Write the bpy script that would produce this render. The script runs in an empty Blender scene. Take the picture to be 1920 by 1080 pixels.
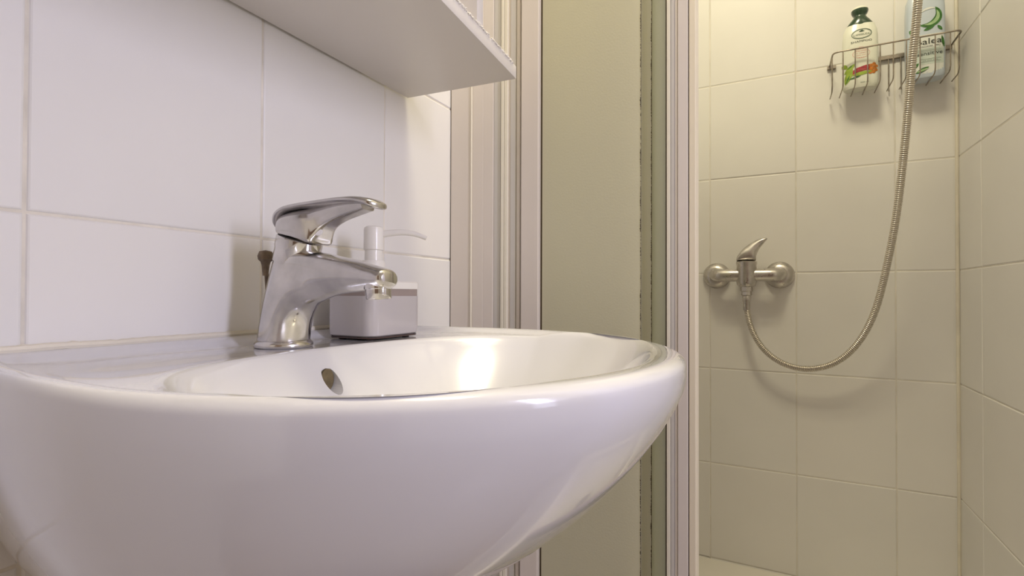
import bpy, bmesh, math, random
from math import sin, cos, pi, radians
from mathutils import Vector, Matrix, noise
random.seed(7)
S = bpy.context.scene
C = S.collection

# ------------------------------------------------------------------ camera, light, exposure
cam_d = bpy.data.cameras.new('camera')
cam = bpy.data.objects.new('camera', cam_d); C.objects.link(cam)
YAW, PITCH, ROLL = .4717, .0112, .0034
cam.matrix_world = Matrix.Rotation(YAW, 4, 'Z') @ Matrix.Rotation(pi/2 + PITCH, 4, 'X') @ Matrix.Rotation(ROLL, 4, 'Z')
cam_d.sensor_width = 36.0
cam_d.lens = 950.3/1920*36
cam_d.shift_y = (542.5-540)/1920
cam_d.clip_start = .01
S.camera = cam
S.view_settings.view_transform = 'Standard'
S.view_settings.look = 'None'
S.view_settings.exposure = 0.0
S.view_settings.gamma = 1.0
S.view_settings.use_curve_mapping = False
w = bpy.data.worlds.new('world'); S.world = w; w.use_nodes = True
w.node_tree.nodes['Background'].inputs[0].default_value = (.75, .80, .95, 1)
w.node_tree.nodes['Background'].inputs[1].default_value = .3

def area(name, loc, target, size, energy, color, shape='DISK', size_y=None, spread=180):
    l = bpy.data.lights.new(name, 'AREA'); l.shape = shape; l.size = size
    if size_y: l.size_y = size_y
    l.energy = energy; l.color = color; l.spread = radians(spread)
    o = bpy.data.objects.new(name, l); C.objects.link(o); o.location = loc
    o.rotation_euler = (Vector(target)-Vector(loc)).to_track_quat('-Z', 'Y').to_euler()
    return o
LAMP = (-.045, .46, 1.53)
area('ceiling_light', LAMP, (LAMP[0], LAMP[1], 0), .34, 16.3, (1.0, .912, .63))
# cool side light, given an added, unseen window on the right-hand wall
area('cool_side_light', (1.10, .15, .34), (-.473, .30, -.05), .12, 12.6, (.745, .735, 1.0), 'RECTANGLE', .92)

# ------------------------------------------------------------------ materials
def mat(name, col, rough=.4, metal=0.0, coat=0.0, bump=0.0, bscale=60, var=0.0, vscale=6, trans=0.0, spec=.5, rvar=0.0):
    m = bpy.data.materials.new(name); m.use_nodes = True
    n = m.node_tree.nodes; l = m.node_tree.links; b = n['Principled BSDF']
    b.inputs['Base Color'].default_value = (*col, 1)
    b.inputs['Roughness'].default_value = rough
    b.inputs['Metallic'].default_value = metal
    b.inputs['Coat Weight'].default_value = coat
    b.inputs['Coat Roughness'].default_value = .05
    b.inputs['Specular IOR Level'].default_value = spec
    b.inputs['Transmission Weight'].default_value = trans
    tc = n.new('ShaderNodeTexCoord')
    if var > 0:
        t = n.new('ShaderNodeTexNoise'); t.inputs['Scale'].default_value = vscale; t.inputs['Detail'].default_value = 5
        l.new(tc.outputs['Object'], t.inputs['Vector'])
        r = n.new('ShaderNodeMapRange'); r.inputs[1].default_value = .3; r.inputs[2].default_value = .7
        r.inputs[3].default_value = 1-var; r.inputs[4].default_value = 1+var*.4
        l.new(t.outputs['Fac'], r.inputs[0])
        mx = n.new('ShaderNodeVectorMath'); mx.operation = 'SCALE'; mx.inputs[0].default_value = col
        l.new(r.outputs[0], mx.inputs['Scale']); l.new(mx.outputs[0], b.inputs['Base Color'])
    if rvar > 0:
        t2 = n.new('ShaderNodeTexNoise'); t2.inputs['Scale'].default_value = 45; t2.inputs['Detail'].default_value = 6
        l.new(tc.outputs['Object'], t2.inputs['Vector'])
        r2 = n.new('ShaderNodeMapRange'); r2.inputs[1].default_value = .42; r2.inputs[2].default_value = .68
        r2.inputs[3].default_value = rough; r2.inputs[4].default_value = rough+rvar
        l.new(t2.outputs['Fac'], r2.inputs[0]); l.new(r2.outputs[0], b.inputs['Roughness'])
    if bump > 0:
        t3 = n.new('ShaderNodeTexNoise'); t3.inputs['Scale'].default_value = bscale; t3.inputs['Detail'].default_value = 2
        l.new(tc.outputs['Object'], t3.inputs['Vector'])
        bp = n.new('ShaderNodeBump'); bp.inputs['Strength'].default_value = bump; bp.inputs['Distance'].default_value = .001
        l.new(t3.outputs['Fac'], bp.inputs['Height']); l.new(bp.outputs[0], b.inputs['Normal'])
        if coat: l.new(bp.outputs[0], b.inputs['Coat Normal'])
    return m
M = {
 'tile_a': mat('white_glazed_tile', (.835, .815, .78), .32, bump=.3, bscale=14, var=.03, vscale=5, spec=.32),
 'tile_b': mat('white_glazed_tile_warm', (.845, .82, .78), .34, bump=.3, bscale=16, var=.03, vscale=4, spec=.32),
 'tile_c': mat('white_glazed_tile_soft', (.825, .805, .77), .33, bump=.3, bscale=12, var=.03, vscale=6, spec=.32),
 'grout': mat('cream_grout', (.80, .75, .65), .85, bump=.4, bscale=200, var=.18, vscale=25),
 'grout_s': mat('pale_shower_grout', (.80, .76, .68), .8, bump=.3, bscale=200, var=.12, vscale=20),
 'caulk': mat('cream_silicone', (.80, .745, .62), .45, var=.10, vscale=20),
 'ceramic': mat('sanitary_ceramic', (.735, .725, .745), .16, coat=1.0, bump=.05, bscale=8),
 'chrome': mat('worn_chrome', (.66, .64, .63), .11, metal=1.0, var=.24, vscale=38, rvar=.16),
 'chrome_dull': mat('dull_chrome', (.60, .57, .54), .26, metal=1.0, var=.2, vscale=60, rvar=.15),
 'hose_metal': mat('hose_steel', (.62, .58, .52), .28, metal=1.0),
 'wire': mat('wire_steel', (.42, .37, .31), .32, metal=.9, var=.35, vscale=80),
 'rust': mat('tarnished_brass', (.22, .17, .12), .5, metal=.8, var=.4, vscale=150),
 'seal': mat('black_rubber', (.015, .012, .010), .6),
 'board': mat('white_laminate', (.77, .73, .69), .38, bump=.2, bscale=50, var=.02),
 'chip': mat('chipped_laminate', (.84, .80, .72), .8, bump=.9, bscale=300, var=.2, vscale=120),
 'plastic': mat('white_plastic', (.84, .81, .76), .3, coat=.3),
 'box_plastic': mat('grey_white_plastic', (.53, .495, .50), .22, coat=.5, var=.04),
 'box_shadow': mat('lid_shadow_band', (.33, .27, .25), .3),
 'dark': mat('gap_shade', (.10, .075, .05), .7),  # solid strips whose dark colour paints the shade inside the screen gaps
 'brown_plastic': mat('brown_plastic', (.10, .06, .05), .35),
 'frame': mat('cream_lacquered_aluminium', (.72, .655, .60), .33, var=.03, vscale=3),
 'frame_light': mat('ivory_aluminium', (.80, .75, .63), .33),
 'frame_grey': mat('grey_aluminium', (.60, .57, .53), .3),
 'gasket': mat('ivory_gasket', (.80, .72, .56), .5),
 'mould': mat('mould', (.13, .11, .07), .9, var=.5, vscale=300),
 'hole_dark': mat('grime_and_hole_shade', (.16, .12, .06), .6, var=.3, vscale=200),
 'tray': mat('shower_tray_acrylic', (.86, .82, .74), .25),
 'paint': mat('cream_wall_paint', (.84, .81, .77), .7, bump=.3, bscale=150),
 'wood': mat('brown_door_veneer', (.27, .17, .10), .45, var=.3, vscale=9),
 'floor': mat('brown_floor_tile', (.30, .23, .18), .35, var=.2, vscale=9),
 'green_cap': mat('dark_green_plastic', (.02, .055, .025), .22, coat=.5),
 'bottle_w': mat('pale_bottle_plastic', (.80, .81, .70), .3, coat=.3),
 'bottle_b': mat('pale_blue_bottle_plastic', (.55, .62, .70), .3, coat=.3),
 'label_w': mat('white_label', (.78, .80, .76), .4),
 'ink': mat('black_ink', (.02, .025, .02), .5),
 'ink_g': mat('dark_green_ink', (.05, .10, .06), .5),
 'ink_p': mat('pink_ink', (.65, .22, .18), .5),
 'lime': mat('lime_print', (.33, .46, .05), .5, var=.3, vscale=120),
 'leaf': mat('leaf_print', (.05, .18, .03), .5, var=.4, vscale=120),
 'leaf2': mat('pale_green_print', (.40, .58, .30), .5, var=.2, vscale=90),
 'crimson': mat('crimson_print', (.42, .03, .05), .5, var=.4, vscale=200),
 'orange': mat('orange_print', (.65, .22, .03), .5, var=.5, vscale=180),
 'grey_p': mat('grey_green_print', (.60, .68, .62), .5),
 'red': mat('red_mark', (.45, .02, .02), .4),
 'mark_w': mat('white_mark', (.82, .80, .80), .35),
}
def frosted(name, col, tr):
    m = bpy.data.materials.new(name); m.use_nodes = True
    n = m.node_tree.nodes; l = m.node_tree.links
    for x in list(n): n.remove(x)
    out = n.new('ShaderNodeOutputMaterial'); d = n.new('ShaderNodeBsdfDiffuse'); t = n.new('ShaderNodeBsdfTranslucent')
    g = n.new('ShaderNodeBsdfGlossy'); g.inputs['Roughness'].default_value = .35
    tc = n.new('ShaderNodeTexCoord'); nz = n.new('ShaderNodeTexNoise'); nz.inputs['Scale'].default_value = 350
    bp = n.new('ShaderNodeBump'); bp.inputs['Strength'].default_value = .25; bp.inputs['Distance'].default_value = .0006
    l.new(tc.outputs['Object'], nz.inputs['Vector']); l.new(nz.outputs['Fac'], bp.inputs['Height'])
    for s in (d, t): s.inputs['Color'].default_value = (*col, 1); l.new(bp.outputs[0], s.inputs['Normal'])
    a = n.new('ShaderNodeMixShader'); a.inputs[0].default_value = tr
    l.new(d.outputs[0], a.inputs[1]); l.new(t.outputs[0], a.inputs[2])
    b = n.new('ShaderNodeMixShader'); b.inputs[0].default_value = .05
    l.new(a.outputs[0], b.inputs[1]); l.new(g.outputs[0], b.inputs[2]); l.new(b.outputs[0], out.inputs[0])
    return m
M['frost'] = frosted('frosted_glass', (.90, .875, .70), .55)
M['frost2'] = frosted('frosted_glass_dirty_shaded', (.80, .785, .66), .52)  # dirt, plus a darker base for the weaker light through stacked leaves
M['frost3'] = frosted('frosted_glass_green_shaded', (.83, .85, .76), .52)  # green tint, base also lowered for the weaker light reaching this leaf
def emit(name, col, st):
    m = bpy.data.materials.new(name); m.use_nodes = True
    b = m.node_tree.nodes['Principled BSDF']
    b.inputs['Emission Color'].default_value = (*col, 1); b.inputs['Emission Strength'].default_value = st
    return m
M['lamp_glow'] = emit('lamp_diffuser_glow', (1, .83, .60), 2.0)
M['pane_glow'] = emit('added_window_glow', (.74, .78, 1), 2.5)

# ------------------------------------------------------------------ helpers
def props(o, label=None, cat=None, group=None, kind=None):
    if label: o['label'] = label
    if cat: o['category'] = cat
    if group: o['group'] = group
    if kind: o['kind'] = kind
    return o
def thing(name, loc, label, cat, group=None):
    o = bpy.data.objects.new(name, None); C.objects.link(o); o.location = loc; o.empty_display_size = .02
    return props(o, label, cat, group)
def origin(o):
    v = Vector(o.location)
    while o.parent: o = o.parent; v += Vector(o.location)
    return v
def obj(name, bm, m, parent=None, smooth=False, ang=35, loc=None):
    """bm is in world coordinates; the object's own origin goes to loc (default: the parent's)."""
    po = origin(parent) if parent else Vector((0, 0, 0))
    lo = Vector(loc) if loc is not None else po
    bmesh.ops.translate(bm, verts=bm.verts, vec=-lo)
    bmesh.ops.recalc_face_normals(bm, faces=bm.faces)
    me = bpy.data.meshes.new(name)
    if smooth:
        for f in bm.faces: f.smooth = True
        for e in bm.edges:
            if len(e.link_faces) == 2 and e.calc_face_angle(0) > radians(ang): e.smooth = False
    bm.to_mesh(me); bm.free(); me.materials.append(M[m])
    o = bpy.data.objects.new(name, me); C.objects.link(o)
    o.location = lo-po
    if parent: o.parent = parent
    return o
def add_box(bm, a, b, bev=0.0, seg=1):
    x0, y0, z0 = a; x1, y1, z1 = b
    vs = [bm.verts.new(p) for p in ((x0,y0,z0),(x1,y0,z0),(x1,y1,z0),(x0,y1,z0),(x0,y0,z1),(x1,y0,z1),(x1,y1,z1),(x0,y1,z1))]
    fs = [bm.faces.new([vs[i] for i in f]) for f in ((0,3,2,1),(4,5,6,7),(0,1,5,4),(1,2,6,5),(2,3,7,6),(3,0,4,7))]
    if bev:
        es = list({e for f in fs for e in f.edges})
        bmesh.ops.bevel(bm, geom=es, offset=bev, segments=seg, profile=.5, affect='EDGES')
def box(name, a, b, m, parent=None, bev=0.0, seg=1, loc=None):
    bm = bmesh.new(); add_box(bm, a, b, bev, seg)
    return obj(name, bm, m, parent, loc=loc)
def add_rings(bm, rings, cap0=True, cap1=True, closed=True):
    vr = [[bm.verts.new(p) for p in r] for r in rings]
    n = len(vr[0])
    for a, b in zip(vr, vr[1:]):
        for i in range(n if closed else n-1):
            j = (i+1) % n
            bm.faces.new((a[i], a[j], b[j], b[i]))
    if cap0: bm.faces.new(list(reversed(vr[0])))
    if cap1: bm.faces.new(vr[-1])
    return vr
def frame_of(d):
    d = Vector(d).normalized()
    a = Vector((0, 0, 1)) if abs(d.z) < .9 else Vector((1, 0, 0))
    u = d.cross(a).normalized(); return u, u.cross(d).normalized()
def add_lathe(bm, base, axis, prof, n=32):
    """prof: list of (radius, distance along the axis)."""
    u, v = frame_of(axis); ax = Vector(axis).normalized(); base = Vector(base)
    add_rings(bm, [[base+ax*h+(u*cos(2*pi*i/n)+v*sin(2*pi*i/n))*max(r, 1e-5) for i in range(n)] for r, h in prof])
def spline(pts, per=8):
    P = [Vector(p) for p in pts]; P = [P[0]*2-P[1]]+P+[P[-1]*2-P[-2]]
    out = []
    for i in range(1, len(P)-2):
        for k in range(per):
            t = k/per; a, b, c, d = P[i-1:i+3]
            out.append(.5*((2*b)+(-a+c)*t+(2*a-5*b+4*c-d)*t*t+(-a+3*b-3*c+d)*t**3))
    out.append(P[-2]); return out
def add_tube(bm, pts, r, n=10, rads=None):
    pts = [Vector(p) for p in pts]; rings = []
    u = None
    for i, p in enumerate(pts):
        d = (pts[min(i+1, len(pts)-1)]-pts[max(i-1, 0)]).normalized()
        if u is None: u, v = frame_of(d)
        u = (u-d*u.dot(d)).normalized(); v = d.cross(u)
        rr = rads[i] if rads else r
        rings.append([p+(u*cos(2*pi*k/n)+v*sin(2*pi*k/n))*rr for k in range(n)])
    add_rings(bm, rings)
def super_pt(a, e):
    c_, s_ = cos(a), sin(a)
    return math.copysign(abs(c_)**(2/e), c_), math.copysign(abs(s_)**(2/e), s_)

# ------------------------------------------------------------------ room shell
XW, XR, YB = -.473, .3696, 1.440
FZ, CZ = -.90, 1.58
Z0, TH, TW, GAP = .3081, .25, .20, .0021
Y_NEAR, X_FAR = -1.10, 1.16
SLAB = .0045
tile_cache = {}
def tile_mesh(wd, ht, vi):
    key = (round(wd, 4), round(ht, 4), vi)
    if key in tile_cache: return tile_cache[key]
    bm = bmesh.new(); rings = []
    for ins, h in ((0, -.0044), (0, -.0014), (.0007, -.0005), (.0018, 0.0)):
        a, b = wd/2-ins, ht/2-ins
        rings.append([(-a, -b, h), (a, -b, h), (a, b, h), (-a, b, h)])
    add_rings(bm, rings)
    bmesh.ops.recalc_face_normals(bm, faces=bm.faces)
    me = bpy.data.meshes.new('tile'); bm.to_mesh(me); bm.free()
    me.materials.append(M[('tile_a', 'tile_b', 'tile_c')[vi]]); tile_cache[key] = me
    return me
def tiled(wall, hs, vs, place, rot):
    """One tile object per cell between the joint positions hs (along) and vs (up)."""
    for i in range(len(hs)-1):
        for j in range(len(vs)-1):
            wd, ht = hs[i+1]-hs[i]-GAP, vs[j+1]-vs[j]-GAP
            if wd < .008 or ht < .008: continue
            o = bpy.data.objects.new('tile', tile_mesh(wd, ht, random.randrange(3)))
            C.objects.link(o); o.parent = wall
            o.location = Vector(place((hs[i]+hs[i+1])/2, (vs[j]+vs[j+1])/2))
            o.rotation_euler = rot.to_euler()
            k = random.uniform(-.0004, .0004)
            o.rotation_euler.rotate_axis('X', random.uniform(-.002, .002)); o.rotation_euler.rotate_axis('Y', random.uniform(-.002, .002))
            o.location += Vector(rot @ Vector((0, 0, k)))
def joints(lo, hi, p0, step):
    k = math.ceil((lo-p0)/step); out = [lo]
    while p0+k*step < hi-.002:
        if p0+k*step > lo+.002: out.append(p0+k*step)
        k += 1
    return out+[hi]
vz = joints(FZ, CZ, Z0, TH)
wl = box('wall_left', (XW-.12, Y_NEAR, FZ), (XW-.0012, YB, CZ), 'grout'); wl['kind'] = 'structure'
tiled(wl, joints(Y_NEAR, YB-.001, .1633, .1886), vz, lambda a, b: (XW, a, b), Matrix(((0,0,1),(1,0,0),(0,1,0))))
wb = box('wall_back', (XW, YB+.0011, FZ), (XR, YB+.12, CZ), 'grout_s'); wb['kind'] = 'structure'
tiled(wb, joints(XW+.001, XR-.001, -.143, TW), vz, lambda a, b: (a, YB, b), Matrix(((1,0,0),(0,0,-1),(0,1,0))))
wr = box('wall_right', (XR+.0011, .70, FZ), (XR+.12, YB, CZ), 'grout_s'); wr['kind'] = 'structure'
tiled(wr, joints(.70, YB-.001, 1.3051, TW), vz, lambda a, b: (XR, a, b), Matrix(((0,0,-1),(-1,0,0),(0,1,0))))
for nm, a, b, m in (('wall_return', (XR+.0022, .60, FZ), (X_FAR, .70, CZ), 'paint'),
                    ('wall_far_right', (X_FAR, Y_NEAR, FZ), (X_FAR+.12, .70, CZ), 'paint'),
                    ('wall_near', (XW, Y_NEAR-.12, FZ), (X_FAR, Y_NEAR, CZ), 'paint'),
                    ('ceiling', (XW, Y_NEAR, CZ), (X_FAR, YB, CZ+.1), 'paint')):
    box(nm, a, b, m)['kind'] = 'structure'
# floor with its own tiles
fl = box('floor', (XW, Y_NEAR, FZ-.1), (X_FAR, YB, FZ-.003), 'grout'); fl['kind'] = 'structure'
fm = None
for i in range(5):
    for j in range(6):
        x0, y0 = XW+.003+i*.325, Y_NEAR+.003+j*.325
        bm = bmesh.new(); add_box(bm, (x0, y0, FZ-.006), (min(x0+.321, X_FAR), min(y0+.321, .66), FZ), .0012)
        if min(y0+.321, .66) - y0 < .03: bm.free(); continue
        obj('floor_tile', bm, 'floor', fl, loc=(x0, y0, FZ))
# skirting, silicone in the shower corner
bm = bmesh.new(); add_tube(bm, [(XR-.0028, YB-.0028, -.692), (XR-.0028, YB-.0028, CZ-.002)], .0036, 8)
obj('trim_1', bm, 'caulk', smooth=True)['kind'] = 'structure'
bm = bmesh.new()
pts = [(XW+.001+.0006*noise.noise(Vector((y*40, 0, 0))), y, -.0395+.0009*noise.noise(Vector((y*25, 3, 0)))) for y in [.13+.0041*k for k in range(100)]]
add_tube(bm, pts, .0034, 8, [.0030+.0008*noise.noise(Vector((k*.7, 9, 0))) for k in range(100)])
obj('trim_2', bm, 'caulk', smooth=True)['kind'] = 'structure'
# unseen, added: door behind the camera for brown reflections, window for the cool light
dr = box('added_door_1', (.06, Y_NEAR+.001, FZ+.004), (.84, Y_NEAR+.035, 1.10), 'wood', bev=.002); dr['kind'] = 'structure'
for z0, z1 in ((-.75, -.05), (.08, .98)):
    box('door_panel', (.16, Y_NEAR+.035, z0), (.74, Y_NEAR+.044, z1), 'wood', dr, .006, 2)
bm = bmesh.new(); add_tube(bm, spline([(.12, Y_NEAR+.034, .12), (.12, Y_NEAR+.080, .12), (.15, Y_NEAR+.086, .12), (.23, Y_NEAR+.086, .12)], 4), .008, 12)
obj('door_handle', bm, 'chrome', dr, True)
for a, b in (((.0, Y_NEAR+.001, FZ+.002), (.058, Y_NEAR+.05, 1.16)), ((.842, Y_NEAR+.001, FZ+.002), (.90, Y_NEAR+.05, 1.16)), ((.058, Y_NEAR+.001, 1.102), (.842, Y_NEAR+.05, 1.16))):
    box('door_casing', a, b, 'wood', dr, .003)
wn = box('added_window_1', (X_FAR-.010, .06, -.12), (X_FAR-.001, .24, .82), 'pane_glow'); wn['kind'] = 'structure'
bm = bmesh.new()
for a, b in (((X_FAR-.03, .02, -.16), (X_FAR-.001, .06, .86)), ((X_FAR-.03, .24, -.16), (X_FAR-.001, .28, .86)),
             ((X_FAR-.03, .06, -.16), (X_FAR-.001, .24, -.12)), ((X_FAR-.03, .06, .82), (X_FAR-.001, .24, .86))): add_box(bm, a, b, .002)
obj('added_window_frame', bm, 'plastic', wn)
# ceiling lamp
cl = thing('ceiling_lamp', (LAMP[0], LAMP[1], CZ), 'round flush ceiling lamp above the washbasin', 'lamp')
bm = bmesh.new(); add_lathe(bm, (LAMP[0], LAMP[1], CZ-.001), (0, 0, -1), [(.14, 0), (.14, .018), (.128, .022)], 40)
obj('base', bm, 'plastic', cl, True)
bm = bmesh.new(); add_lathe(bm, (LAMP[0], LAMP[1], CZ-.022), (0, 0, -1), [(.126, 0), (.12, .01), (.09, .018), (0, .021)], 40)
obj('diffuser', bm, 'lamp_glow', cl, True)

# ------------------------------------------------------------------ shower tray
TZ = -.693
bm = bmesh.new()
def rrect(x0, y0, x1, y1, r, z, n=6):
    out = []
    for cx, cy, a0 in ((x1-r, y1-r, 0), (x0+r, y1-r, pi/2), (x0+r, y0+r, pi), (x1-r, y0+r, 3*pi/2)):
        for k in range(n+1):
            a = a0+pi/2*k/n; out.append((cx+r*cos(a), cy+r*sin(a), z))
    return out
tx0, ty0, tx1, ty1 = XW+.001, .672, XR-.001, YB-.001
add_rings(bm, [rrect(tx0, ty0, tx1, ty1, .004, FZ+.001), rrect(tx0, ty0, tx1, ty1, .004, TZ-.008), rrect(tx0+.004, ty0+.004, tx1-.002, ty1-.002, .006, TZ),
               rrect(tx0+.05, ty0+.06, tx1-.045, ty1-.115, .04, TZ), rrect(tx0+.058, ty0+.068, tx1-.053, ty1-.123, .045, TZ-.008),
               rrect(tx0+.07, ty0+.08, tx1-.065, ty1-.135, .05, TZ-.07), rrect(tx0+.10, ty0+.11, tx1-.09, ty1-.16, .05, TZ-.08)])
tr = thing('shower_tray', ((tx0+tx1)/2, (ty0+ty1)/2, FZ), 'white square shower tray under the tiled shower walls', 'shower tray')
obj('tray_body', bm, 'tray', tr, True, 30)
bm = bmesh.new(); add_lathe(bm, (-.05, 1.05, TZ-.0805), (0, 0, 1), [(.045, 0), (.045, .004), (.035, .006), (0, .0065)], 28)
obj('drain_cover', bm, 'chrome', tr, True)

# ------------------------------------------------------------------ shower screen (three stacked sliding leaves)
sc = thing('shower_screen', (-.28, .70, TZ), 'cream framed sliding shower screen with frosted panels pushed open to the left', 'shower screen')
ZB, ZT = TZ+.002, 1.08
def strip(name, x0, x1, yf, yb, m, parent=sc, bev=.0007):
    return box(name, (x0, yf, ZB), (x1, yb, ZT), m, parent, bev, 2)
wp = strip('wall_profile', XW+.0015, -.4322, .7000, .735, 'frame')
strip('profile_ridge', -.4322, -.4305, .6978, .735, 'frame_light', wp, .0005)
strip('profile_rib', -.4305, -.4101, .7006, .735, 'frame', wp, .0006)
strip('profile_rib', -.4101, -.3922, .7010, .735, 'frame', wp, .0006)
strip('profile_rib', -.3920, -.3795, .7030, .735, 'frame_grey', wp, .0006)
strip('edge_gap', XW+.0006, XW+.0015, .7005, .735, 'dark', wp, 0)
strip('profile_gap', -.3795, -.3778, .7125, .735, 'dark', wp, 0)
rs = strip('rear_stile', -.3778, -.3728, .7000, .7300, 'frame_light')
strip('stile_rib', -.3722, -.3668, .7008, .7300, 'frame_light', rs, .0005)
strip('stile_groove', -.3668, -.3626, .7042, .7300, 'frame', rs, 0)
ms = strip('middle_stile', -.3626, -.3530, .7030, .7300, 'frame_grey')
strip('stile_rib', -.3524, -.3462, .7042, .7300, 'frame', ms, .0005)
strip('stile_groove', -.3462, -.3410, .7062, .7300, 'frame_grey', ms, 0)
fs = strip('front_stile', -.3408, -.3125, .6975, .7130, 'frame')
strip('stile_gap', -.3125, -.3090, .7085, .7130, 'dark', fs, 0)
g1 = strip('glass_panel', -.3090, -.1597, .7055, .7095, 'frost', bev=.0004)
g2 = strip('glass_panel', -.3090, -.1474, .7165, .7205, 'frost2', bev=.0004)
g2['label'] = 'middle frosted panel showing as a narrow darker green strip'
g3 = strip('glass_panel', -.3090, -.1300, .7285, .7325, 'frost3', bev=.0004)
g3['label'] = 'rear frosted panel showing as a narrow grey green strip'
def mould(parent, x, y, seed):
    bm = bmesh.new(); n = 2200; prev = None
    for k in range(n):
        z = ZB+(ZT-ZB)*k/(n-1)
        a = noise.noise(Vector((z*160, seed, 0)))*.0005+noise.noise(Vector((z*800, seed, 5)))*.0009
        wdt = .0007+.0007*noise.noise(Vector((z*60, seed, 9)))+.0004*noise.noise(Vector((z*500, seed, 3)))
        cur = [bm.verts.new((x-max(.0003, wdt+a), y-.0004, z)), bm.verts.new((x+.0003, y-.0004, z)), bm.verts.new((x+.0003, y+.0002, z)), bm.verts.new((x-max(.0003, wdt+a), y+.0002, z))]
        if prev:
            for i in range(4): bm.faces.new((prev[i], prev[(i+1) % 4], cur[(i+1) % 4], cur[i]))
        prev = cur
    o = obj('mould_line', bm, 'mould', parent); o['kind'] = 'stuff'
mould(g1, -.1595, .7052, 1.5); mould(g2, -.1472, .7162, 7.7)
es = strip('end_stile', -.1240, -.1192, .6990, .7340, 'frame_light')
strip('stile_gap', -.1292, -.1243, .7200, .7340, 'dark', es, 0)
strip('stile_rib', -.1188, -.1140, .7000, .7340, 'frame_grey', es, .0005)
strip('stile_rib', -.1136, -.1100, .7000, .7340, 'frame', es, .0005)
strip('stile_face', -.1096, -.0968, .6985, .7340, 'frame', es, .0008)
strip('magnet_strip', -.0958, -.0870, .7010, .7300, 'gasket', es, .0012)
strip('stile_gap', -.0968, -.0958, .7060, .7300, 'dark', es, 0)
for z0, z1, nm in ((TZ-.0002, ZB, 'bottom_rail'), (ZT, ZT+.045, 'top_rail')):
    box(nm, (XW+.0015, .694, z0), (XR-.002, .738, z1), 'frame', sc, .001)

# ------------------------------------------------------------------ washbasin
YC = .335
ZR = -.0411
def half_w(X):
    if X > -.28: return .222*math.sqrt(max(0, 1-((X+.28)/.22)**2))
    return .222-.022*((X+.28)/(XW+.28))**2
BX, BA, BBK, BB = -.215, .138, .1535, .200       # bowl centre; semi-axes to the front, to the wall, sideways
NA = 220
def ray_out(a):
    """Distance from the bowl centre to the rim outline in direction a (bisection)."""
    lo, hi = .01, .45
    for _ in range(40):
        m_ = (lo+hi)/2; x, y = BX+m_*cos(a), m_*sin(a)
        if x > XW+.0008 and x < -.06 and abs(y) < half_w(x): lo = m_
        else: hi = m_
    return lo
angs = sorted([2*pi*k/NA for k in range(NA)]+[math.atan2(sg*.2000, XW+.0008-BX) % (2*pi) for sg in (1, -1)])
OUT = [(BX+ray_out(a)*cos(a), ray_out(a)*sin(a)) for a in angs]
def bowl_r(a):
    ax = BA if cos(a) > 0 else BBK
    return 1/((abs(cos(a))/ax)**2.2+(abs(sin(a))/BB)**2.2)**(1/2.2)
def ext_ring(q):
    roll = .55*math.sqrt(1-(1-min(q/.0065, 1))**2)+.45*sin(min(q/.03, 1)*pi/2)
    b = 1+.0397*roll; b2 = 1+.028*roll
    gx = b*(1-min(q/.2117, 1)**1.4276)**(1/2.673); gy = b2*(1-min(q/.2117, 1)**2.8656)**(1/1.9278)
    return [(XW+.0008+(x-XW-.0008)*gx, YC+y*gy, ZR-q) for x, y in OUT]
def sm(a, b, x):
    t = min(max((x-a)/(b-a), 0), 1); return t*t*(3-2*t)
def deck_z(x, y, d):
    """Upper surface outside the bowl: rolled rim, recessed tap deck. d = distance inside the crest."""
    z = ZR-24*max(0, min(d, .018)-.0025)**2
    side = half_w(min(x, -.28))-abs(y)
    return z-.0029*sm(.008, .030, x-XW)*sm(.012, .050, side)*(1-sm(-.385, -.30, x))
bm = bmesh.new()
rings = [ext_ring(q) for q in (.2114, .211, .2095, .207, .203, .197, .189, .18, .17, .16, .148, .134, .118, .10, .082, .064, .048, .034, .022, .014, .009, .0066, .005, .0035, .0022, .0012, .0005, .00012)]
rings.append([(x, YC+y, ZR) for x, y in OUT])
DB = .118
for k in range(1, 15):
    t = k/14; rg = []
    for a, (ox, oy) in zip(angs, OUT):
        ro = math.hypot(ox-BX, oy); ri = bowl_r(a)+.002
        r = ro+(ri-ro)*t; x, y = BX+r*cos(a), r*sin(a)
        rg.append((x, YC+y, deck_z(x, y, ro-r)))
    rings.append(rg)
edge = rings[-1]
for rho in (.995, .98, .96, .935, .90, .86, .82, .78, .73, .67, .60, .52, .43, .33, .22, .12, .04):
    rg = []
    for a, e in zip(angs, edge):
        r = (bowl_r(a)+.002)*rho
        f_ = 1-math.exp(-(1-rho)/.03)
        rg.append((BX+r*cos(a), YC+r*sin(a), e[2]*(1-(1-rho**3))+(1-rho**3)*(ZR-.0058)-DB*(1-rho**1.75)*f_))
    rings.append(rg)
add_rings(bm, rings)
wbn = thing('washbasin', (XW, YC, ZR), 'white oval ceramic washbasin mounted on the left tiled wall', 'washbasin')
basin = obj('basin_body', bm, 'ceramic', wbn, True, 50)
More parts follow.
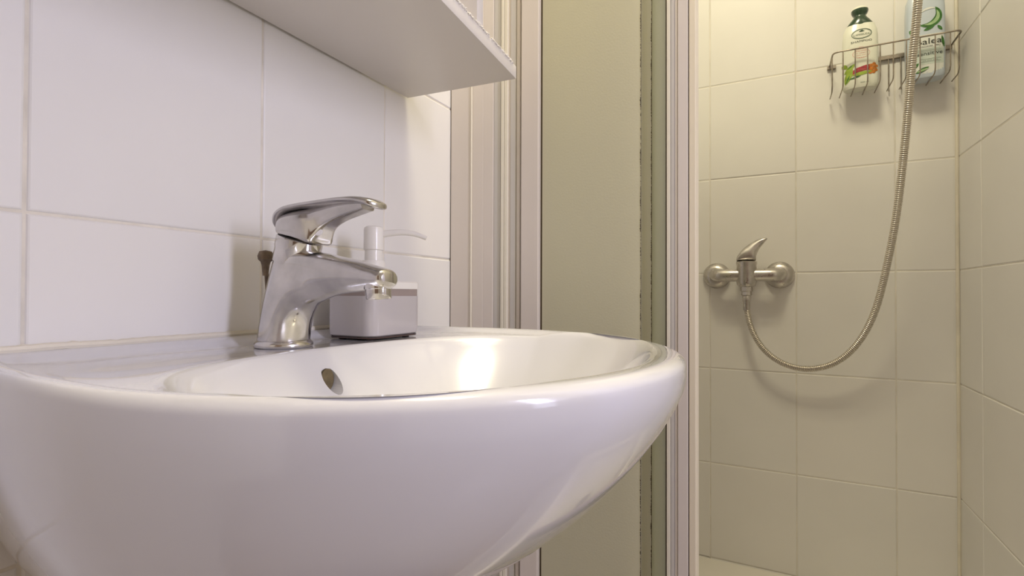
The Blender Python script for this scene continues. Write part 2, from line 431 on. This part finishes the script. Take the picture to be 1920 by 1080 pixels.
# overflow hole: a real hole cut through the back of the bowl
bm = bmesh.new()
hx, hz = -.332, -.0765
rg = []
n = 28
def hole_ring(xx, k):
    return [(xx, YC-.005+.0095*k*cos(2*pi*i/n), hz+.0125*k*sin(2*pi*i/n)-(.0)) for i in range(n)]
add_rings(bm, [hole_ring(-.3560, .92), hole_ring(-.29, 1.0)])
cut = obj('hole_cutter', bm, 'ceramic', None)
md = basin.modifiers.new('overflow', 'BOOLEAN'); md.object = cut; md.operation = 'DIFFERENCE'; md.solver = 'EXACT'
dg = bpy.context.evaluated_depsgraph_get()
me2 = bpy.data.meshes.new_from_object(basin.evaluated_get(dg))
basin.modifiers.clear(); basin.data = me2
bpy.data.objects.remove(cut)
bm = bmesh.new(); add_rings(bm, [hole_ring(-.3564, .80), hole_ring(-.3535, .80)]); obj('overflow_dark_plug', bm, 'hole_dark', wbn)  # plug with grime and the hole's depth shade put into its colour
bm = bmesh.new(); add_lathe(bm, (BX, YC, ZR-.006-DB-.0002), (0, 0, 1), [(.032, 0), (.032, .0025), (.024, .004), (.024, .006), (.02, .009), (0, .0105)], 32)
obj('drain_plug', bm, 'chrome', wbn, True)

# ------------------------------------------------------------------ basin mixer tap
TZ0, TY = -.0497, .33
tap = thing('basin_tap', (-.409, TY, TZ0), 'chrome single-lever mixer tap standing on the washbasin', 'tap')
bm = bmesh.new()
add_lathe(bm, (-.4105, TY, TZ0), (0, 0, 1), [(.0250, 0), (.0260, .0012), (.0260, .0038), (.0243, .0056), (.0232, .0068)], 48)
obj('base_ring', bm, 'chrome', tap, True, 60)
def loft(secs, n=40, ex=2.2, exb=None):
    """secs: (top x, top z, bottom x, bottom z, half width, lower width factor)."""
    rings = []
    for tx, tz, bx, bz, h, bw in secs:
        mx, mz = (tx+bx)/2, (tz+bz)/2; dx, dz = (tx-bx)/2, (tz-bz)/2
        rg = []
        for i in range(n):
            c_, s_ = super_pt(2*pi*i/n, ex)
            if exb and s_ < 0: c_, s_ = super_pt(2*pi*i/n, exb)
            wdt = h*(1-(1-bw)*(1-s_)/2)
            rg.append((mx+dx*s_, TY+wdt*c_, mz+dz*s_))
        rings.append(rg)
    return rings
def smooth_secs(secs, per=4):
    out = []
    n = len(secs)
    for i in range(n-1):
        for k in range(per):
            t = k/per
            a, b, c, d = secs[max(i-1, 0)], secs[i], secs[i+1], secs[min(i+2, n-1)]
            out.append(tuple(.5*((2*q)+(-p+r_)*t+(2*p-5*q+4*r_-s_)*t*t+(-p+3*q-3*r_+s_)*t**3) for p, q, r_, s_ in zip(a, b, c, d)))
    out.append(secs[-1]); return out
body = [(-.4333,-.0440,-.3885,-.0440,.0226,1),(-.4290,-.0200,-.3845,-.0240,.0222,1),(-.4220,.0100,-.3745,-.0110,.0216,1),
        (-.4160,.0330,-.3600,-.0055,.0210,.95),(-.4105,.0440,-.3480,-.0020,.0195,.92),(-.3880,.0425,-.3360,.0003,.0190,.90),
        (-.3620,.0382,-.3250,.0014,.0178,.88),(-.3370,.0335,-.3150,.0022,.0162,.88),(-.3150,.0292,-.3060,.0030,.0148,.9),
        (-.3000,.0252,-.2975,.0038,.0138,.95),(-.2890,.0224,-.2890,.0044,.0131,1),(-.2850,.0212,-.2850,.0050,.0120,1),(-.2826,.0192,-.2826,.0066,.0094,1)]
bm = bmesh.new(); add_rings(bm, loft(smooth_secs(body)))
obj('tap_body', bm, 'chrome', tap, True, 60)
bm = bmesh.new(); add_lathe(bm, (-.2955, TY, .0095), (.06, 0, -1), [(.0118, 0), (.0118, .0045), (.0108, .0052), (.0108, .0125), (.0102, .0136), (.0085, .0136), (.0080, .0115), (0, .0115)], 36)
obj('aerator', bm, 'chrome', tap, True)
AX = Vector((sin(radians(17)), 0, cos(radians(17))))
nb = Vector((-.3930, TY, .0405))
bm = bmesh.new(); add_lathe(bm, nb, AX, [(.0200, -.012), (.0200, 0), (.0206, .0015), (.0206, .0105), (.0198, .0115)], 48)
obj('neck_ring', bm, 'chrome', tap, True)
bm = bmesh.new(); add_lathe(bm, nb+AX*.0110, AX, [(.0193, 0), (.0193, .0016)], 40)
obj('seal_ring', bm, 'seal', tap, True)
lev = [(-.4078,.0650,-.4078,.0572,.0095,1),(-.4040,.0700,-.4040,.0560,.0155,1),(-.3970,.0740,-.3970,.0539,.0195,1),(-.3880,.0765,-.3880,.0513,.0204,1),
       (-.3785,.0775,-.3785,.0494,.0195,1),(-.3715,.0785,-.3710,.0471,.0175,1),(-.3660,.0790,-.3640,.0452,.0150,1),(-.3610,.0795,-.3605,.0505,.0138,.9),
       (-.3530,.0800,-.3530,.0590,.0120,.8),(-.3400,.0810,-.3400,.0650,.0110,.75),(-.3240,.0810,-.3230,.0690,.0102,.75),(-.3080,.0800,-.3070,.0722,.0090,.8)]
bm = bmesh.new(); add_rings(bm, loft(smooth_secs(lev), ex=2.4, exb=7))
lv = obj('handle_body', bm, 'chrome', tap, True, 60)
plt = [(-.4098,.0600,-.4075,.0585,.0095,1),(-.4085,.0672,-.4050,.0640,.0165,1),(-.4020,.0748,-.3990,.0700,.0205,1),(-.3905,.0796,-.3895,.0738,.0218,1),
       (-.3740,.0817,-.3740,.0757,.0212,1),(-.3520,.0830,-.3520,.0770,.0188,1),(-.3310,.0840,-.3310,.0780,.0168,1),(-.3130,.0836,-.3130,.0768,.0152,1),
       (-.3010,.0816,-.3015,.0740,.0136,1),(-.2955,.0795,-.2960,.0722,.0110,1),(-.2925,.0772,-.2930,.0728,.0060,1)]
bm = bmesh.new(); add_rings(bm, loft(smooth_secs(plt), ex=2.6))
lp = obj('lever_plate', bm, 'chrome', tap, True, 60)
bm = bmesh.new(); add_lathe(bm, (-.3580, .3225, .0557), (.62, -.76, -.18), [(.0036, -.003), (.0036, .0012), (.0030, .0018), (0, .0019)], 24)
obj('screw_cap', bm, 'mark_w', lv, True)
bm = bmesh.new(); add_tube(bm, [(-.4395, TY+.008, TZ0+.001), (-.4375, TY+.001, .022)], .0020, 10)
rod = obj('pop_up_rod', bm, 'rust', tap, True)
bm = bmesh.new(); add_lathe(bm, (-.4375, TY, .018), (0, 0, 1), [(.0026, 0), (.0036, .010), (.0046, .0135), (.0068, .0155), (.0074, .019), (.0058, .0235), (0, .025)], 24)
obj('rod_knob', bm, 'rust', rod, True)

# ------------------------------------------------------------------ soap dispenser with caddy
DZ = -.0497
sd = thing('soap_dispenser', (-.416, .457, DZ), 'white pump soap dispenser in a grey-white box behind the tap', 'soap dispenser')
dx0, dx1, dy0, dy1 = -.4475, -.3785, .4125, .5010
bm = bmesh.new()
add_rings(bm, [rrect(dx0+.003, dy0+.003, dx1-.003, dy1-.003, .012, DZ+.0028), rrect(dx0+.0005, dy0+.0005, dx1-.0005, dy1-.0005, .013, DZ+.0050), rrect(dx0, dy0, dx1, dy1, .013, DZ+.012),
               rrect(dx0, dy0, dx1, dy1, .013, -.0015)])
bx = obj('box_body', bm, 'box_plastic', sd, True, 40)
bm = bmesh.new(); add_rings(bm, [rrect(dx0+.0006, dy0+.0006, dx1-.0006, dy1-.0006, .0125, -.0015), rrect(dx0+.0006, dy0+.0006, dx1-.0006, dy1-.0006, .0125, .0065)])
obj('shadow_band', bm, 'box_shadow', sd, True, 40)  # dark band paints the shadow under the lid
bm = bmesh.new(); add_rings(bm, [rrect(dx0-.0006, dy0-.0006, dx1+.0006, dy1+.0006, .013, .0065), rrect(dx0-.0006, dy0-.0006, dx1+.0006, dy1+.0006, .013, .0140), rrect(dx0+.001, dy0+.001, dx1-.001, dy1-.001, .012, .0155)])
obj('lid', bm, 'plastic', sd, True, 40)
bm = bmesh.new(); add_rings(bm, [rrect(dx0+.002, dy0+.002, dx1-.002, dy1-.002, .012, DZ+.0014), rrect(dx0+.0012, dy0+.0012, dx1-.0012, dy1-.0012, .012, DZ+.0030)])
obj('base_plate', bm, 'brown_plastic', sd, True, 40)
for fx, fy in ((dx0+.014, dy0+.014), (dx1-.014, dy0+.014), (dx0+.014, dy1-.014), (dx1-.014, dy1-.014)):
    bm = bmesh.new(); add_lathe(bm, (fx, fy, DZ), (0, 0, 1), [(.0042, 0), (.0045, .0016)], 16); obj('foot', bm, 'brown_plastic', sd, True)
px, py = -.4145, .455
bm = bmesh.new(); add_lathe(bm, (px, py, .0155), (0, 0, 1), [(.0135, 0), (.0135, .0225), (.0125, .0240)], 36); col = obj('collar', bm, 'plastic', sd, True)
bm = bmesh.new(); add_lathe(bm, (px, py, .0390), (0, 0, 1), [(.0100, 0), (.0100, .0130)], 32); obj('neck', bm, 'plastic', sd, True)
bm = bmesh.new(); add_lathe(bm, (px, py, .0515), (0, 0, 1), [(.0100, 0), (.0114, .0008), (.0113, .0240), (.0104, .0268), (.0085, .0282), (0, .0286)], 36); hd = obj('pump_head', bm, 'plastic', sd, True)
bm = bmesh.new()
nz = spline([(px+.008, py+.006, .0712), (px+.024, py+.017, .0735), (px+.038, py+.027, .0722), (px+.050, py+.035, .0672)], 5)
add_tube(bm, nz, .003, 14, [.0042-.0016*i/(len(nz)-1) for i in range(len(nz))]); obj('nozzle', bm, 'plastic', hd, True)

# ------------------------------------------------------------------ wall cabinet
CB = .2853
wc = thing('wall_cabinet', (-.385, .20, CB), 'white laminate wall cabinet with a chipped lower edge above the washbasin', 'cabinet')
def prism(name, poly, z0, z1, m, parent, bev=.0006):
    bm = bmesh.new(); add_rings(bm, [[(x, y, z0) for x, y in poly], [(x, y, z1) for x, y in poly]])
    if bev: bmesh.ops.bevel(bm, geom=list(bm.edges), offset=bev, segments=2, profile=.5, affect='EDGES')
    return obj(name, bm, m, parent, True, 30)
xb = XW+.0022
def fx(y): return -.2985+(.5954-y)*.0784
bp_ = prism('bottom_panel', [(XW+.0045, -.10), (fx(-.10), -.10), (fx(.5954), .5954), (XW+.0045, .5835)], CB, CB+.0165, 'board', wc)
prism('side_panel', [(xb+.004, .4808), (fx(.4808)-.0006, .4808), (fx(.4965)-.0006, .4965), (xb+.004, .4965)], CB+.0165, 1.0, 'board', wc)
prism('side_panel', [(xb+.004, -.085), (fx(-.085)-.0006, -.085), (fx(-.07)-.0006, -.07), (xb+.004, -.07)], CB+.0165, 1.0, 'board', wc)
prism('back_panel', [(xb, -.085), (xb+.004, -.085), (xb+.004, .4965), (xb, .4965)], CB+.0165, 1.0, 'board', wc, 0)
prism('top_panel', [(xb, -.10), (fx(-.10), -.10), (fx(.5), .50), (xb, .50)], 1.0, 1.016, 'board', wc)
prism('shelf', [(xb+.005, -.069), (-.30, -.069), (-.33, .480), (xb+.005, .480)], .62, .636, 'board', wc)
bm = bmesh.new()
rnd = random.Random(3)
for k in range(1100):
    y = rnd.uniform(.30, .583)
    if noise.noise(Vector((y*30, 1, 0))) < -.30: continue
    s = rnd.uniform(.0005, .0015)
    c0 = Vector((fx(y)-rnd.uniform(-.0006, .0022), y, CB+.0165+rnd.uniform(-.0008, .0012)))
    mt = Matrix.Translation(c0) @ Matrix.Rotation(rnd.uniform(0, 6), 4, Vector((rnd.random(), rnd.random(), rnd.random()+.1))) @ Matrix.Diagonal((s, s*1.6, s*.8, 1))
    bmesh.ops.create_icosphere(bm, subdivisions=1, radius=1, matrix=mt)
ce = obj('chipped_edge', bm, 'chip', bp_); ce['kind'] = 'stuff'

# ------------------------------------------------------------------ shower mixer
MX, MY, MZ = -.0530, 1.385, .0535
mx_ = thing('shower_mixer', (MX, YB, MZ), 'chrome single-lever shower mixer on the back tiled wall', 'shower mixer')
bm = bmesh.new(); add_lathe(bm, (MX, MY, .022), (0, 0, 1), [(.017, 0), (.0215, .004), (.0230, .012), (.0230, .054), (.0238, .057), (.0238, .0625), (.021, .0635)], 36)
obj('valve_body', bm, 'chrome_dull', mx_, True, 50)
for sx in (-1, 1):
    ex_ = MX+sx*.0735
    bm = bmesh.new()
    add_tube(bm, spline([(MX+sx*.012, MY, MZ-.002), (MX+sx*.045, MY, MZ-.002), (MX+sx*.064, MY+.004, MZ-.002), (ex_, MY+.022, MZ-.001), (ex_, YB-.012, MZ)], 6), .0158, 20)
    obj('inlet_arm', bm, 'chrome_dull', mx_, True)
    bm = bmesh.new(); add_lathe(bm, (ex_, YB-.0004, MZ-.001), (0, -1, 0), [(.0330, 0), (.0335, .004), (.0320, .010), (.0275, .017), (.020, .0215), (.014, .0225)], 44)
    obj('wall_flange', bm, 'chrome_dull', mx_, True)
bm = bmesh.new(); add_lathe(bm, (MX, MY, .0222), (0, 0, -1), [(.0145, 0), (.0145, .010), (.0125, .012), (.0125, .020), (.0095, .022)], 8); obj('outlet_nut', bm, 'chrome_dull', mx_)
TYs = TY
TY = MY
lev2 = [(-.0755,.0880,-.0755,.0862,.010,1),(-.0755,.0950,-.0700,.0862,.0175,1),(-.0700,.1050,-.0600,.0862,.019,1),(-.0620,.1150,-.0480,.0862,.019,1),
        (-.0520,.1240,-.0325,.0868,.0180,1),(-.0410,.1315,-.0310,.0990,.0155,1),(-.0300,.1375,-.0250,.1140,.013,1),(-.0200,.1410,-.0160,.1270,.011,1),(-.0110,.1420,-.0100,.1345,.009,1),(-.0070,.1410,-.0070,.1380,.005,1)]
bm = bmesh.new(); add_rings(bm, loft(smooth_secs(lev2), ex=2.4)); l2 = obj('lever_handle', bm, 'chrome_dull', mx_, True, 60)
TY = TYs
bm = bmesh.new(); add_lathe(bm, (-.0440, MY-.0165, .1035), (.25, -1, 0), [(.0036, -.002), (.0036, .0012), (0, .0014)], 18); obj('temperature_mark', bm, 'red', l2, True)

# ------------------------------------------------------------------ shower hose (spiral metal) and hand shower out of frame
sh = thing('shower_hose', (MX, MY, .0), 'metal spiral shower hose looping down from the shower mixer', 'shower hose')
HP = [(MX, MY, -.004), (-0.0505, 1.386, -0.0600), (-0.0233, 1.388, -0.1275), (0.0286, 1.39, -0.1675), (0.0840, 1.388, -0.1749), (0.1365, 1.38, -0.1543), (0.1756, 1.365, -0.1071), (0.2015, 1.34, -0.0400), (0.2129, 1.315, 0.0289), (0.2218, 1.29, 0.1000), (0.2283, 1.265, 0.1678), (0.2342, 1.22, 0.3060), (0.2362, 1.19, 0.4086), (0.2380, 1.17, 0.4702), (0.2415, 1.155, 0.5410),
      (.2460, 1.147, .66), (.2500, 1.143, .80), (.2540, 1.125, .95), (.262, 1.10, 1.06)]
base = spline(HP, 24)
for _ in range(260):
    base = [base[0], base[1]]+[base[i]*.5+(base[i-1]+base[i+1])*.25 for i in range(2, len(base)-2)]+[base[-2], base[-1]]
# resample at an even step
L = [0.0]
for a, b in zip(base, base[1:]): L.append(L[-1]+(b-a).length)
def at(s):
    import bisect
    i = min(max(bisect.bisect_left(L, s)-1, 0), len(base)-2)
    t = (s-L[i])/max(L[i+1]-L[i], 1e-9); return base[i].lerp(base[i+1], t)
pitch = .0040; K = int(L[-1]/pitch)
pts, rads = [], []
for k in range(K*4+1):
    s = k*pitch/4; pts.append(at(min(s, L[-1]))); rads.append((.0056, .0070, .0074, .0070)[k % 4])
bm = bmesh.new(); add_tube(bm, pts, .007, 14, rads); obj('spiral_tube', bm, 'hose_metal', sh, True, 80)
bm = bmesh.new(); add_lathe(bm, (MX, MY, .0), (0, 0, -1), [(.0088, 0), (.0098, .002), (.0098, .013), (.0085, .016), (.0080, .034), (.0072, .036)], 20); obj('connector_nut', bm, 'chrome_dull', sh, True)
hh = thing('hand_shower', (XR, 1.10, 1.08), 'chrome hand shower in a bracket on the right shower wall', 'hand shower')
bm = bmesh.new(); add_lathe(bm, (XR-.0004, 1.10, 1.08), (-1, 0, 0), [(.022, 0), (.022, .008), (.012, .014), (.012, .07)], 24); obj('bracket', bm, 'chrome_dull', hh, True)
bm = bmesh.new(); add_tube(bm, [(.264, 1.10, 1.064), (.288, 1.10, 1.12), (.30, 1.10, 1.22), (.285, 1.10, 1.28)], .011, 14); obj('handle', bm, 'chrome', hh, True)
bm = bmesh.new(); add_lathe(bm, (.30, 1.10, 1.30), (-.7, 0, -.7), [(.02, -.01), (.04, .012), (.042, .02), (0, .021)], 28); obj('spray_head', bm, 'chrome', hh, True)

# ------------------------------------------------------------------ wire caddy
BT, BBm = .5552, .4745
CX0, CX1, CF, CK = .1285, .3570, 1.358, 1.4345
cd = thing('wire_caddy', ((CX0+CX1)/2, YB, BBm), 'steel wire shelf basket hanging on the shower wall', 'wire basket')
def wire(name, pts, r, m='wire', n=8):
    bm = bmesh.new(); add_tube(bm, pts, r, n); return obj(name, bm, m, cd, True, 70)
def arc(cx, cy, r, a0, a1, z, n=5): return [(cx+r*cos(a0+(a1-a0)*k/n), cy+r*sin(a0+(a1-a0)*k/n), z) for k in range(n+1)]
wire('rim_wire', [(CX0, CK, BT)]+arc(CX0+.012, CF+.012, .012, pi, 1.5*pi, BT)+arc(CX1-.012, CF+.012, .012, 1.5*pi, 2*pi, BT)+[(CX1, CK, BT)], .0019)
xs = [.1475, .1705, .1935, .2165, .2400, .2630, .2865, .3120, .3370]
for x in xs:
    wire('basket_wire', [(x, CF, BT), (x, CF, BBm+.010), (x, CF+.003, BBm+.003), (x, CF+.010, BBm), (x, CK-.004, BBm-.0005)], .00125)
for x in (CX0, CX1):
    wire('side_wire', [(x, CF+.022, BT), (x, CF+.022, BBm+.012), (x, CF+.028, BBm+.002), (x, CF+.036, BBm), (x, CK-.004, BBm)], .0013)
for x in (.2440, .2670):
    wire('back_wire', [(x, CK-.002, BBm-.001), (x, CK-.001, .552)], .0013)
box('back_bar', (.2255, CK-.003, .5480), (.2740, CK+.0045, .5560), 'wire', cd, .0006)
for x in (CX0+.005, CX1-.006): box('mount_tab', (x-.010, CK-.002, .5480), (x+.008, YB-.0006, .5560), 'wire', cd, .0006)

# ------------------------------------------------------------------ bottles
def decal(name, bm, m, parent, fn, lift=.0003):
    for v in bm.verts: v.co = Vector(fn(v.co.x, v.co.y, lift+v.co.z))
    return obj(name, bm, m, parent)
def poly_bm(shapes, th=.00012):
    bm = bmesh.new()
    for pts in shapes:
        vs = [bm.verts.new((x, y, th)) for x, y in pts]; f = bm.faces.new(vs)
        bmesh.ops.triangulate(bm, faces=[f])
    bmesh.ops.subdivide_edges(bm, edges=list(bm.edges), cuts=3, use_grid_fill=True)
    return bm
def grid_bm(x0, y0, x1, y1, nx=10, ny=2):
    bm = bmesh.new()
    g = [[bm.verts.new((x0+(x1-x0)*i/nx, y0+(y1-y0)*j/ny, 0)) for i in range(nx+1)] for j in range(ny+1)]
    for j in range(ny):
        for i in range(nx): bm.faces.new((g[j][i], g[j][i+1], g[j+1][i+1], g[j+1][i]))
    return bm
def text_bm(txt, cx, cy, width, height):
    cu = bpy.data.curves.new('txt', 'FONT'); cu.body = txt; cu.align_x = 'CENTER'; cu.size = 1; cu.resolution_u = 3
    o = bpy.data.objects.new('txt', cu); C.objects.link(o)
    dg = bpy.context.evaluated_depsgraph_get(); me = bpy.data.meshes.new_from_object(o.evaluated_get(dg))
    bpy.data.objects.remove(o)
    bm = bmesh.new(); bm.from_mesh(me)
    xs_ = [v.co.x for v in bm.verts]; ys_ = [v.co.y for v in bm.verts]
    sx = width/(max(xs_)-min(xs_)); sy = height/(max(ys_)-min(ys_)); mxx = (max(xs_)+min(xs_))/2; myy = (max(ys_)+min(ys_))/2
    for v in bm.verts: v.co = Vector(((v.co.x-mxx)*sx+cx, (v.co.y-myy)*sy+cy, .0002))
    return bm
def ellipse_ring(cx, cy, a, b, t, n=36):
    bm = bmesh.new()
    o_ = [bm.verts.new((cx+a*cos(2*pi*i/n), cy+b*sin(2*pi*i/n), .0002)) for i in range(n)]
    i_ = [bm.verts.new((cx+(a-t)*cos(2*pi*i/n), cy+(b-t)*sin(2*pi*i/n), .0002)) for i in range(n)]
    for i in range(n): bm.faces.new((o_[i], o_[(i+1) % n], i_[(i+1) % n], i_[i]))
    return bm
def leaf_shape(cx, cy, L_, W_, ang, n=8):
    pts = []
    for k in range(n+1): t = k/n; pts.append((t*L_, W_*sin(pi*t)**.8))
    for k in range(n-1, 0, -1): t = k/n; pts.append((t*L_, -W_*sin(pi*t)**.8))
    return [(cx+x*cos(ang)-y*sin(ang), cy+x*sin(ang)+y*cos(ang)) for x, y in pts]

BZ = BBm+.0010
# --- left bottle: pale green-white with a dark green flip cap
b1x, b1y = .1845, 1.3980
sb = thing('shampoo_bottle', (b1x, b1y, BZ), 'pale green shampoo bottle with dark green cap in the wire basket', 'bottle')
A1, D1 = .0345, .0200
def prof1(z):   # width factor with height above the base
    return 1-.07*sm(.10, .165, z)-.10*(1-sm(0, .006, z))
bm = bmesh.new(); rings = []
for z in (0, .002, .006, .02, .05, .08, .10, .12, .132, .140, .146):
    k = prof1(z); kk = k*(1-.14*sm(.128, .146, z)); rings.append([(b1x+A1*kk*super_pt(2*pi*i/48, 2.5)[0], b1y+D1*kk*super_pt(2*pi*i/48, 2.5)[1], BZ+z) for i in range(48)])
add_rings(bm, rings); bb = obj('bottle_body', bm, 'bottle_w', sb, True, 50)
def on1(u, v, lift):
    k = prof1(v)*(1-.14*sm(.128, .146, v)); a = A1*k; q = min(abs(u)/a, .999)
    return (b1x+u, b1y-D1*k*(1-q**2.5)**(1/2.5)-lift, BZ+v)
bm = bmesh.new(); rings = []
for z, rx, ry in ((.1445, .0275, .0165), (.148, .0262, .0165), (.156, .0205, .0155), (.163, .0148, .0135), (.167, .0122, .0118), (.170, .0122, .0118), (.174, .0150, .0140), (.179, .0168, .0150), (.183, .0165, .0148)):
    rings.append([(b1x+rx*cos(2*pi*i/36), b1y+ry*sin(2*pi*i/36), BZ+z) for i in range(36)])
add_rings(bm, rings); cp = obj('flip_cap', bm, 'green_cap', sb, True, 60)
bm = bmesh.new(); rings = []
for z, rx in ((.183, .0163), (.1865, .0150), (.1895, .0115), (.191, .004)): rings.append([(b1x+rx*cos(2*pi*i/36), b1y+rx*.9*sin(2*pi*i/36), BZ+z) for i in range(36)])
add_rings(bm, rings); obj('cap_top', bm, 'bottle_w', cp, True, 60)
decal('logo_ring', ellipse_ring(.001, .1205, .0195, .0115, .0011), 'ink_g', bb, on1)
decal('logo_ring', ellipse_ring(.001, .1205, .0172, .0095, .0004), 'ink_g', bb, on1)
decal('lettering', text_bm("L'ANGELICA", .001, .1190, .0300, .0042), 'ink_g', bb, on1)
decal('logo_crest', poly_bm([leaf_shape(-.0045, .1262, .011, .0014, 0), leaf_shape(-.002, .1275, .006, .0012, .2)]), 'ink_g', bb, on1)
decal('lettering', text_bm('SHAMPOO', .0005, .1035, .0400, .0045), 'ink', bb, on1)
decal('lettering', text_bm('BIO', 0, .0895, .008, .003), 'ink_p', bb, on1)
decal('logo_ring', ellipse_ring(0, .0755, .0165, .0105, .0006), 'ink_p', bb, on1)
for tz, tw in ((.0815, .020), (.0765, .026), (.0715, .022)):
    decal('lettering', text_bm('nutriente' if tz > .08 else ('aloe  melograno' if tz > .075 else 'capelli secchi'), 0, tz, tw, .0030), 'ink_p', bb, on1)
decal('lettering', text_bm('- - - - -', 0, .0665, .016, .001), 'ink_p', bb, on1)
decal('printed_fruit', poly_bm([[(-.020, .036), (-.010, .043), (.008, .0475), (.018, .0485), (.018, .035), (.006, .0355), (-.008, .033), (-.018, .028)]]), 'crimson', bb, on1)
decal('printed_fruit', poly_bm([leaf_shape(-.020, .0275, .042, .0040, .12)]), 'lime', bb, on1, .0005)
for bx_, by_, br_ in ((.017, .030, .0042), (.0235, .031, .0042), (.0285, .035, .0036), (.019, .0375, .0044), (.0255, .040, .0042), (.0295, .044, .0032), (.0185, .045, .0040), (.0245, .048, .0040)):
    decal('printed_berry', poly_bm([[(bx_+br_*cos(k*pi/5), by_+br_*sin(k*pi/5)) for k in range(10)]]), 'orange', bb, on1, .0004+.0001*random.random())
for lf in (leaf_shape(-.030, .010, .040, .0065, 1.25), leaf_shape(-.032, .035, .028, .005, .75), leaf_shape(-.026, .046, .016, .004, 2.2),):
    decal('printed_leaf', poly_bm([lf]), 'lime', bb, on1, .0006)
for lf in (leaf_shape(-.024, .020, .024, .0018, .2), leaf_shape(-.027, .044, .014, .0012, .6), leaf_shape(-.029, .012, .020, .0012, 1.2),):
    decal('printed_leaf', poly_bm([lf]), 'leaf', bb, on1, .0008)
decal('lettering', text_bm('NUTRIENTE', .002, .0365+.002, .020, .0028), 'ink_p', bb, on1, .0007)
decal('lettering', text_bm('250 ml', .006, .0095, .016, .0022), 'ink_g', bb, on1)

# --- right bottle: pale blue, square shouldered
b2x, b2y = .3030, 1.4000
sb2 = thing('shower_bottle', (b2x, b2y, BZ), 'pale blue bottle with aloe print behind the hose in the wire basket', 'bottle')
A2, D2 = .0345, .0205
def ring2(z, k): return [(b2x+A2*k*super_pt(2*pi*i/48, 3.6)[0], b2y+D2*k*super_pt(2*pi*i/48, 3.6)[1], BZ+z) for i in range(48)]
bm = bmesh.new(); add_rings(bm, [ring2(z, k) for z, k in ((0, .90), (.003, .955), (.010, .975), (.06, 1), (.15, .99), (.175, .95), (.19, .80), (.196, .5))])
b2 = obj('bottle_body', bm, 'bottle_b', sb2, True, 50)
bm = bmesh.new(); add_lathe(bm, (b2x, b2y, BZ+.194), (0, 0, 1), [(.017, 0), (.018, .003), (.018, .022), (.015, .025)], 28); obj('cap', bm, 'label_w', sb2, True)
def k2(v):
    return .975+.025*sm(.01, .06, v)-.01*sm(.06, .15, v) if v > .01 else .955
def on2(u, v, lift):
    k = k2(v); q = min(abs(u)/(A2*k), .999); return (b2x+u, b2y-D2*k*(1-q**3.6)**(1/3.6)-lift, BZ+v)
decal('front_label', grid_bm(-.0275, .008, .029, .092, 14, 8), 'label_w', b2, on2, .0003)
decal('label_field', grid_bm(-.027, .027, .029, .062, 14, 4), 'grey_p', b2, on2, .0005)
decal('lettering', text_bm('Balea', .0030, .0765, .045, .0125), 'ink', b2, on2, .0009)
decal('lettering', text_bm('DUSCHGEL MED', .0035, .0655, .040, .0034), 'ink', b2, on2, .0009)
decal('lettering', text_bm('sensitive', .0045, .0500, .044, .0072), 'ink', b2, on2, .0009)
decal('label_line', grid_bm(-.014, .0380, .024, .0385, 6, 1), 'ink_g', b2, on2, .0009)
decal('label_line', grid_bm(-.014, .0320, .024, .0325, 6, 1), 'ink_g', b2, on2, .0009)
decal('lettering', text_bm('mit aloe vera', .005, .0352, .026, .0020), 'ink_g', b2, on2, .0009)
def crescent(cx, cy, r0, r1, a0, a1, n=14):
    o_ = [(cx+r0*cos(a0+(a1-a0)*k/n), cy+r0*sin(a0+(a1-a0)*k/n)) for k in range(n+1)]
    i_ = []
    for k in range(n, -1, -1):
        t = k/n; rr = r0-(r0-r1)*sin(pi*t)**.6-.0004; a = a0+(a1-a0)*t; i_.append((cx+rr*cos(a), cy+rr*sin(a)))
    return o_+i_
def strip_poly(outer_fn, n=14):
    pass
def cres_bm(cx, cy, r0, r1, a0, a1, n=18):
    bm = bmesh.new(); P0 = []; P1 = []
    for k in range(n+1):
        t = k/n; a = a0+(a1-a0)*t; rr = r0-(r0-r1)*sin(pi*t)**.6-.0003
        P0.append(bm.verts.new((cx+r0*cos(a), cy+r0*sin(a), .0002))); P1.append(bm.verts.new((cx+rr*cos(a), cy+rr*sin(a), .0002)))
    for k in range(n): bm.faces.new((P0[k], P0[k+1], P1[k+1], P1[k]))
    return bm
decal('printed_aloe', cres_bm(.004, .129, .0225, .0085, -2.4, 1.1), 'leaf', b2, on2, .0004)
decal('printed_aloe', cres_bm(.004, .129, .0180, .0115, -2.1, .8), 'leaf2', b2, on2, .0008)
decal('printed_aloe', cres_bm(.004, .133, .0170, .0130, .9, 2.6), 'label_w', b2, on2, .0006)
for lf in (leaf_shape(-.006, .101, .020, .0035, .35), leaf_shape(.018, .108, .014, .003, -.9), leaf_shape(-.030, .108, .016, .003, -1.1),):
    decal('printed_leaf', poly_bm([lf]), 'leaf', b2, on2, .0006)
for lf in (leaf_shape(.0300, .060, .026, .0026, 1.75), leaf_shape(-.020, .010, .026, .004, .45), leaf_shape(-.024, .020, .015, .003, .9),):
    decal('printed_leaf', poly_bm([lf]), 'leaf', b2, on2, .0009)
for lf in (leaf_shape(-.018, .012, .022, .0022, .3),):
    decal('printed_leaf', poly_bm([lf]), 'leaf2', b2, on2, .0012)
